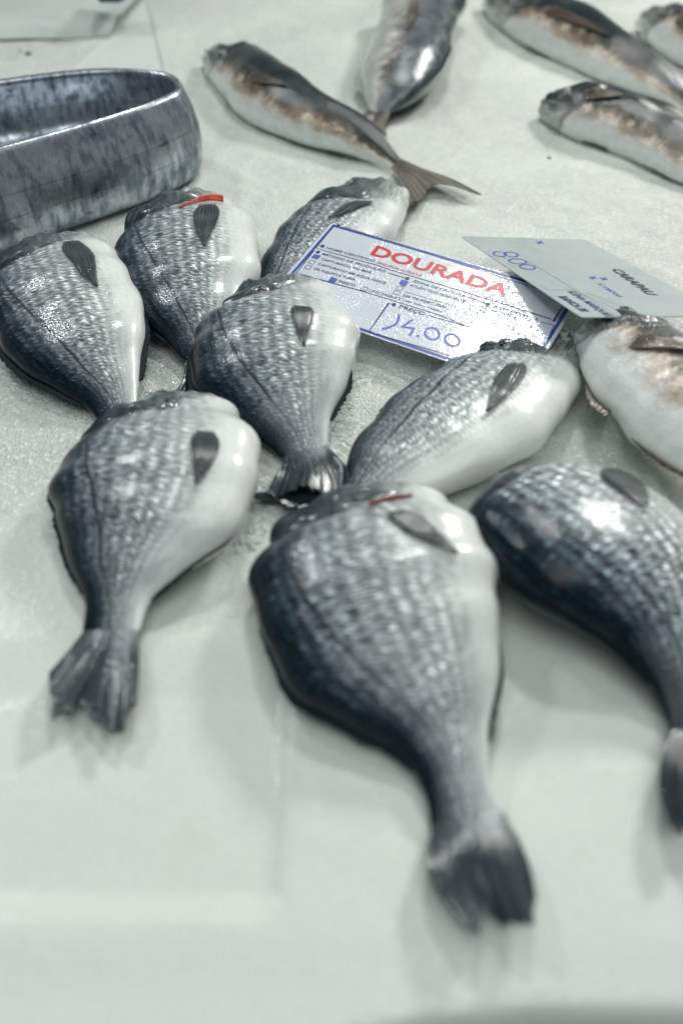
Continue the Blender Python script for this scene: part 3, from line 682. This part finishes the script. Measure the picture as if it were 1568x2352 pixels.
# ------------------------------------------------------------------ ice, counter
m = NT('crushed_ice'); ob = m.obj(); sp = m.sep(ob)
gr = m.math('MULTIPLY', m.mapr(sp[1], .20, .36, .12, 1, True), m.mapr(m.noise(ob, 6, 3), .35, .6, .45, 1.0))
n1 = m.noise(ob, 4, 4, .55); n2 = m.noise(ob, 34, 5, .65); n3 = m.noise(ob, 380, 3, .7)
vn = m.n('ShaderNodeTexVoronoi'); m.link(ob, vn.inputs['Vector']); vn.inputs['Scale'].default_value = 560
vr = m.sep(vn.outputs['Color']); vd = vn.outputs['Distance']
c = m.mix(m.mapr(n1, .3, .7), (.665, .705, .66), (.735, .765, .72))
c = m.mix(m.math('MULTIPLY', m.mapr(n2, .48, .70, 0, .4), gr), c, (.50, .54, .52))
c = m.mix(m.math('MULTIPLY', m.mapr(vr[0], .2, 1, 0, .5), gr), c, (.51, .55, .525))
c = m.mix(m.math('MULTIPLY', m.mapr(vr[1], .88, .93, 0, 1), gr), c, (.95, .97, .95))  # scattered near-white cells paint the sparkle into the ice colour
c = m.mix(m.mapr(m.noise(m.map(ob, (1, 1, 1), (9, 2, 0)), 9, 4, .6), .63, .72, 0, .22), c, (.60, .58, .50))
h = m.math('MULTIPLY', m.math('ADD', m.math('MULTIPLY', n3, 1.0), m.math('MULTIPLY', m.math('ADD', vd, m.math('MULTIPLY', vr[2], .8)), .7)), gr)
b = m.bump(h, .75, .0018); b = m.bump(n2, .2, .004, b)
m.P(Base_Color=c, Roughness=m.mapr(vr[1], .3, .9, .55, .22), Specular_IOR_Level=.5, Coat_Weight=m.math('MULTIPLY', gr, .6), Coat_Roughness=.08, Normal=b, Coat_Normal=b)
M_ice = m.m

xs = np.concatenate([np.linspace(-1.1, -.42, 60, endpoint=False), np.linspace(-.42, .52, 240, endpoint=False), np.linspace(.52, 1.3, 61)])
ts = np.concatenate([np.linspace(0, .06, 14, endpoint=False), np.linspace(.06, .78, 240, endpoint=False), np.linspace(.78, 2.2, 100)])
def front(x): return float(np.interp(x, [-1.1, -.06, -.02, .0, .03, .07, .12, .3, 1.3], [.040, .046, .055, .0645, .0705, .0735, .0725, .0755, .082]))
Vi = []
nx, ny = len(xs), len(ts)
def ice_h(x, y):
    g = min(1, max(0, (y-.22)/.12))
    z = .0035*mnoise.fractal(Vector((x*9, y*9, 1.3)), 1, 2, 4)*(.25+.75*g)
    z += .0010*mnoise.noise(Vector((x*60, y*60, 3)))*g
    return z-.001
for i in range(nx):
    x = xs[i]; f0 = front(x)
    for j in range(ny):
        t_ = ts[j]; y = f0+t_
        z = ice_h(x, y)
        # tray edge left in the smooth front
        ex = min(1, max(0, (-.022-x)/.006)); ey = min(1, max(0, (y-.108)/.008))*min(1, max(0, (.235-y)/.03))
        z -= .0035*ex*ey
        ey2 = min(1, max(0, (.098-y)/.012)); z -= .002*ey2
        d = t_
        if d < .012: z -= .012*(1-math.sqrt(max(0, 1-((.012-d)/.012)**2)))
        Vi.append((x, y, z))
base = len(Vi); f = grid_faces(nx, ny)
f = [tuple(reversed(q)) for q in f]
for i in range(nx): Vi.append((xs[i], Vi[i*ny][1]-.001, -.06))
for i in range(nx-1): f.append((i*ny, base+i, base+i+1, (i+1)*ny))
ic = mesh('ice', Vi, f, M_ice); tag(ic, kind='structure')
f_ = ic.data.polygons
M_dark = NT('dark_counter'); _n = M_dark.noise(M_dark.obj(), 14, 3); M_dark.P(Base_Color=M_dark.mix(_n, (.03, .037, .04), (.09, .1, .1)), Roughness=.5); M_dark = M_dark.m
V = [(-1.3,-.6,-.06),(1.5,-.6,-.06),(1.5,2.5,-.06),(-1.3,2.5,-.06),(-1.3,-.6,-.10),(1.5,-.6,-.10),(1.5,2.5,-.10),(-1.3,2.5,-.10)]
cn = mesh('counter', V, [(0,1,2,3),(7,6,5,4),(0,4,5,1),(1,5,6,2),(2,6,7,3),(3,7,4,0)], M_dark, smooth=False); tag(cn, kind='structure')

# loose crushed-ice grains
m = NT('ice_grains'); m.P(Base_Color=(.85, .88, .86), Roughness=.15, Coat_Weight=.5)
_t = m.n('ShaderNodeBsdfTranslucent'); _t.inputs[0].default_value = (.9, .93, .91, 1); _m = m.n('ShaderNodeMixShader'); _m.inputs[0].default_value = .4
m.link(m.p.outputs[0], _m.inputs[1]); m.link(_t.outputs[0], _m.inputs[2]); m.link(_m.outputs[0], m.out.inputs[0]); M_grain = m.m
V, f = [], []
def grain(x, y, r, z0=None):
    z0 = ice_h(x, y) if z0 is None else z0; o = len(V)
    q = np.random.normal(size=(6, 3))*.25; e = np.array([(1,0,0),(-1,0,0),(0,1,0),(0,-1,0),(0,0,.8),(0,0,-.8)])+q
    for p in e: V.append((x+p[0]*r, y+p[1]*r, z0+r*.15+p[2]*r*.45))
    for t_ in ((0,2,4),(2,1,4),(1,3,4),(3,0,4),(2,0,5),(1,2,5),(3,1,5),(0,3,5)): f.append(tuple(o+k for k in t_))
for i in range(4200):
    px = random.uniform(-60, 1640); py = random.uniform(230, 1350); p = at(px, py, 0)
    if mnoise.noise(Vector((p[0]*12, p[1]*12, 5))) < -.1 and random.random() < .8: continue
    grain(p[0], p[1], random.uniform(.0003, .0009)*(1.6 if random.random() < .08 else 1))
for cx, cy, sx, sy, nn, rm in ((600,1150,70,35,240,.0034),(560,1190,45,50,150,.004),(370,850,40,50,120,.0022),(790,1000,35,60,120,.0024),(850,870,40,30,60,.002),(230,960,30,20,50,.002),(110,915,60,40,80,.0016)):
    for i in range(nn):
        p = at(random.gauss(cx, sx/1.6), random.gauss(cy, sy/1.6), 0); grain(p[0], p[1], random.uniform(.0006, rm), None)
g = mesh('ice_grains', V, f, M_grain, smooth=False); tag(g, 'loose crushed ice grains scattered over the white ice', 'ice', kind='stuff')
# dark flecks on the ice
M_fleck = plain('dark_fleck', (.03, .032, .03), .5)
def fleck(px, py, r, label):
    p = at(px, py, 0); p[2] = ice_h(p[0], p[1])+r*.2; V = []
    for a in range(10):
        k = random.uniform(.6, 1.1); V.append(p+np.array([math.cos(a/10*6.283)*r*k, math.sin(a/10*6.283)*r*k*1.3, 0]))
    V.append(p+np.array([0, 0, r*.5])); V += [v-np.array([0, 0, r*.5]) for v in V[:10]]
    fc = [(a, (a+1) % 10, 10) for a in range(10)]+[(a+11, (a+1) % 10+11, (a+1) % 10, a) for a in range(10)]+[tuple(range(20, 10, -1))]
    o = mesh('dirt_fleck', V, fc, M_fleck); tag(o, label, 'speck', 'dark specks on the ice')
fleck(1262, 352, .0024, 'black speck on the ice below the mackerel head at right')
fleck(66, 124, .004, 'dark speck on the ice above the metal pan, the larger of a pair')
fleck(46, 115, .0026, 'faint dark speck on the ice above the metal pan, the smaller of a pair')

# ------------------------------------------------------------------ plastic sheet in the far left
m = NT('white_plastic_sheet'); ob = m.obj(); n_ = m.noise(ob, 12, 4)
m.P(Base_Color=m.mix(n_, (.40, .46, .44), (.58, .63, .60)), Roughness=.4, Normal=m.bump(n_, .3, .01)); M_sheet = m.m
nu, nv = 60, 40; P = np.zeros((nu, nv, 3))
for i in range(nu):
    for j in range(nv):
        a = i/(nu-1); b_ = j/(nv-1)
        px = -260+a*(520+60*b_); ylo = 98-30*max(0, (a-.45))+4*math.sin(a*9); p = at(px, ylo, 0)
        p = p+np.array([0, .5*b_, 0]); hgt = .022*math.sqrt(min(1, b_/.06))*(1-.5*max(0, a-.8)*5)
        p[2] = .001+hgt+.012*max(0, mnoise.noise(Vector((p[0]*9, p[1]*5, 2))))*min(1, b_*8)*(1 if a < .92 else .4); P[i, j] = p
V, f, uv = slab(P, .001); so = mesh('plastic_sheet', V, f, M_sheet, None, uv); tag(so, 'crumpled white plastic sheet lying at the far left of the ice', 'plastic sheet')
m = NT('painted_shadow_grey'); ob = m.obj(); n_ = m.noise(ob, 14, 4); m.P(Base_Color=m.mix(n_, (.56, .61, .59), (.64, .68, .66)), Roughness=.4); M_shadow_patch = m.m  # grey patch laid on the ice, its outline and colour stand for a soft shadow
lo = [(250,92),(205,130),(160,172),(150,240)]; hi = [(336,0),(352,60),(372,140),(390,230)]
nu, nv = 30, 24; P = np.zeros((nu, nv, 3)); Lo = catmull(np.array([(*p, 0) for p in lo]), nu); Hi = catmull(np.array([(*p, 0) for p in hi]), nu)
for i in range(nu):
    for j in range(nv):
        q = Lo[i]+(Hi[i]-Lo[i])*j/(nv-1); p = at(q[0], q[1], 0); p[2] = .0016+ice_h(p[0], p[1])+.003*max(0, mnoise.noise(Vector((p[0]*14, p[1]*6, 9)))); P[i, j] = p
V, f, uv = slab(P, .0006); fo = mesh('shadow_patch', V, f, M_shadow_patch, None, uv); tag(fo, 'flat grey patch painting the soft shadow between the pan and the crumpled sheet', 'plastic film')
M_bl = plain('blue_plastic', (.005, .06, .12), .4)
p = at(228, 12, .05); V = []
for z_ in (0, .016):
    for a in range(20):
        an = a/20*2*math.pi; V.append((p[0]+.018*np.sign(math.cos(an))*abs(math.cos(an))**.5, p[1]+.085+.03*np.sign(math.sin(an))*abs(math.sin(an))**.5, .040+z_*(1+.2*math.cos(an))))
bl = mesh('plastic_clip', V, [(i, (i+1) % 20, (i+1) % 20+20, i+20) for i in range(20)]+[tuple(range(19, -1, -1)), tuple(range(20, 40))], M_bl); tag(bl, 'dark blue plastic piece on the white sheet at the top', 'plastic clip')

# ------------------------------------------------------------------ light
def area(name, loc, tgt, sx, sy, power, colr=(1, 1, 1)):
    l = bpy.data.lights.new(name, 'AREA'); l.shape = 'RECTANGLE'; l.size = sx; l.size_y = sy; l.energy = power; l.color = colr
    o = bpy.data.objects.new(name, l); col.objects.link(o); o.location = loc
    d = Vector(tgt)-Vector(loc); o.rotation_euler = d.to_track_quat('-Z', 'Y').to_euler(); return o
gp = ca.P(*ca.loc(1150, 750)); vdir = unit(gp-CAM); rdir = vdir-2*(vdir@ca.n)*ca.n
print('glare direction', rdir, 'card z', [ca.P(sx*ca.W/2, sy*ca.H/2)[2] for sx, sy in ((-1,1),(1,1),(1,-1),(-1,-1))])
for nm, fsh in (('A',A),('B',B),('P',Pf),('D',D),('F',Fb),('E',E_),('G',G),('H',H),('I',I),('J',J),('K',K),('L',Lf),('M',Mf),('N',Nf)):
    print(nm, 'L', round(fsh.L, 3), 'a', np.round(fsh.a, 3), 'z', np.round(fsh.C[:, 2], 3))
area('glare_lamp', gp+rdir*1.6, gp, .2, .15, 7.2, (1, 1, .955))
area('key_lamp', (1.05, 1.75, 1.15), (.05, .5, 0), .36, .26, 20, (1, 1, .955))
area('left_lamp', (-.95, 1.25, 1.25), (0, .5, 0), .16, .16, 5, (.95, 1, 1))
area('top_lamp', (.1, -.25, 1.5), (.05, .6, 0), 1.4, 1.0, 12, (.97, 1, 1))
wd = bpy.data.worlds.new('World'); sc.world = wd; wd.use_nodes = True; nt = wd.node_tree; bg = nt.nodes['Background']
bg.inputs[1].default_value = 1.0
tc = nt.nodes.new('ShaderNodeTexCoord'); sx = nt.nodes.new('ShaderNodeSeparateXYZ'); nt.links.new(tc.outputs['Generated'], sx.inputs[0])
cr = nt.nodes.new('ShaderNodeValToRGB'); mr = nt.nodes.new('ShaderNodeMapRange'); nt.links.new(sx.outputs[2], mr.inputs[0]); mr.inputs[1].default_value = -1; mr.inputs[2].default_value = 1
els = cr.color_ramp.elements; els[0].position = .42; els[0].color = (.05, .055, .055, 1); els[1].position = .95; els[1].color = (.075, .085, .084, 1)
for p_, c_ in ((.52, (.16, .178, .176)), (.60, (.22, .245, .24)), (.70, (.07, .08, .08))):
    e_ = els.new(p_); e_.color = (*c_, 1)
nz = nt.nodes.new('ShaderNodeTexNoise'); nz.inputs['Scale'].default_value = 5; nz.inputs['Detail'].default_value = 2; nt.links.new(tc.outputs['Generated'], nz.inputs['Vector'])
m2 = nt.nodes.new('ShaderNodeMapRange'); nt.links.new(nz.outputs[0], m2.inputs[0]); m2.inputs[1].default_value = .42; m2.inputs[2].default_value = .62; m2.inputs[3].default_value = .45; m2.inputs[4].default_value = 1.9
nt.links.new(mr.outputs[0], cr.inputs[0]); mx = nt.nodes.new('ShaderNodeVectorMath'); mx.operation = 'SCALE'
nt.links.new(cr.outputs[0], mx.inputs[0]); nt.links.new(m2.outputs[0], mx.inputs['Scale']); nt.links.new(mx.outputs[0], bg.inputs[0])
sc.view_settings.view_transform = 'Standard'; sc.view_settings.look = 'None'; sc.view_settings.exposure = 0; sc.view_settings.gamma = 1
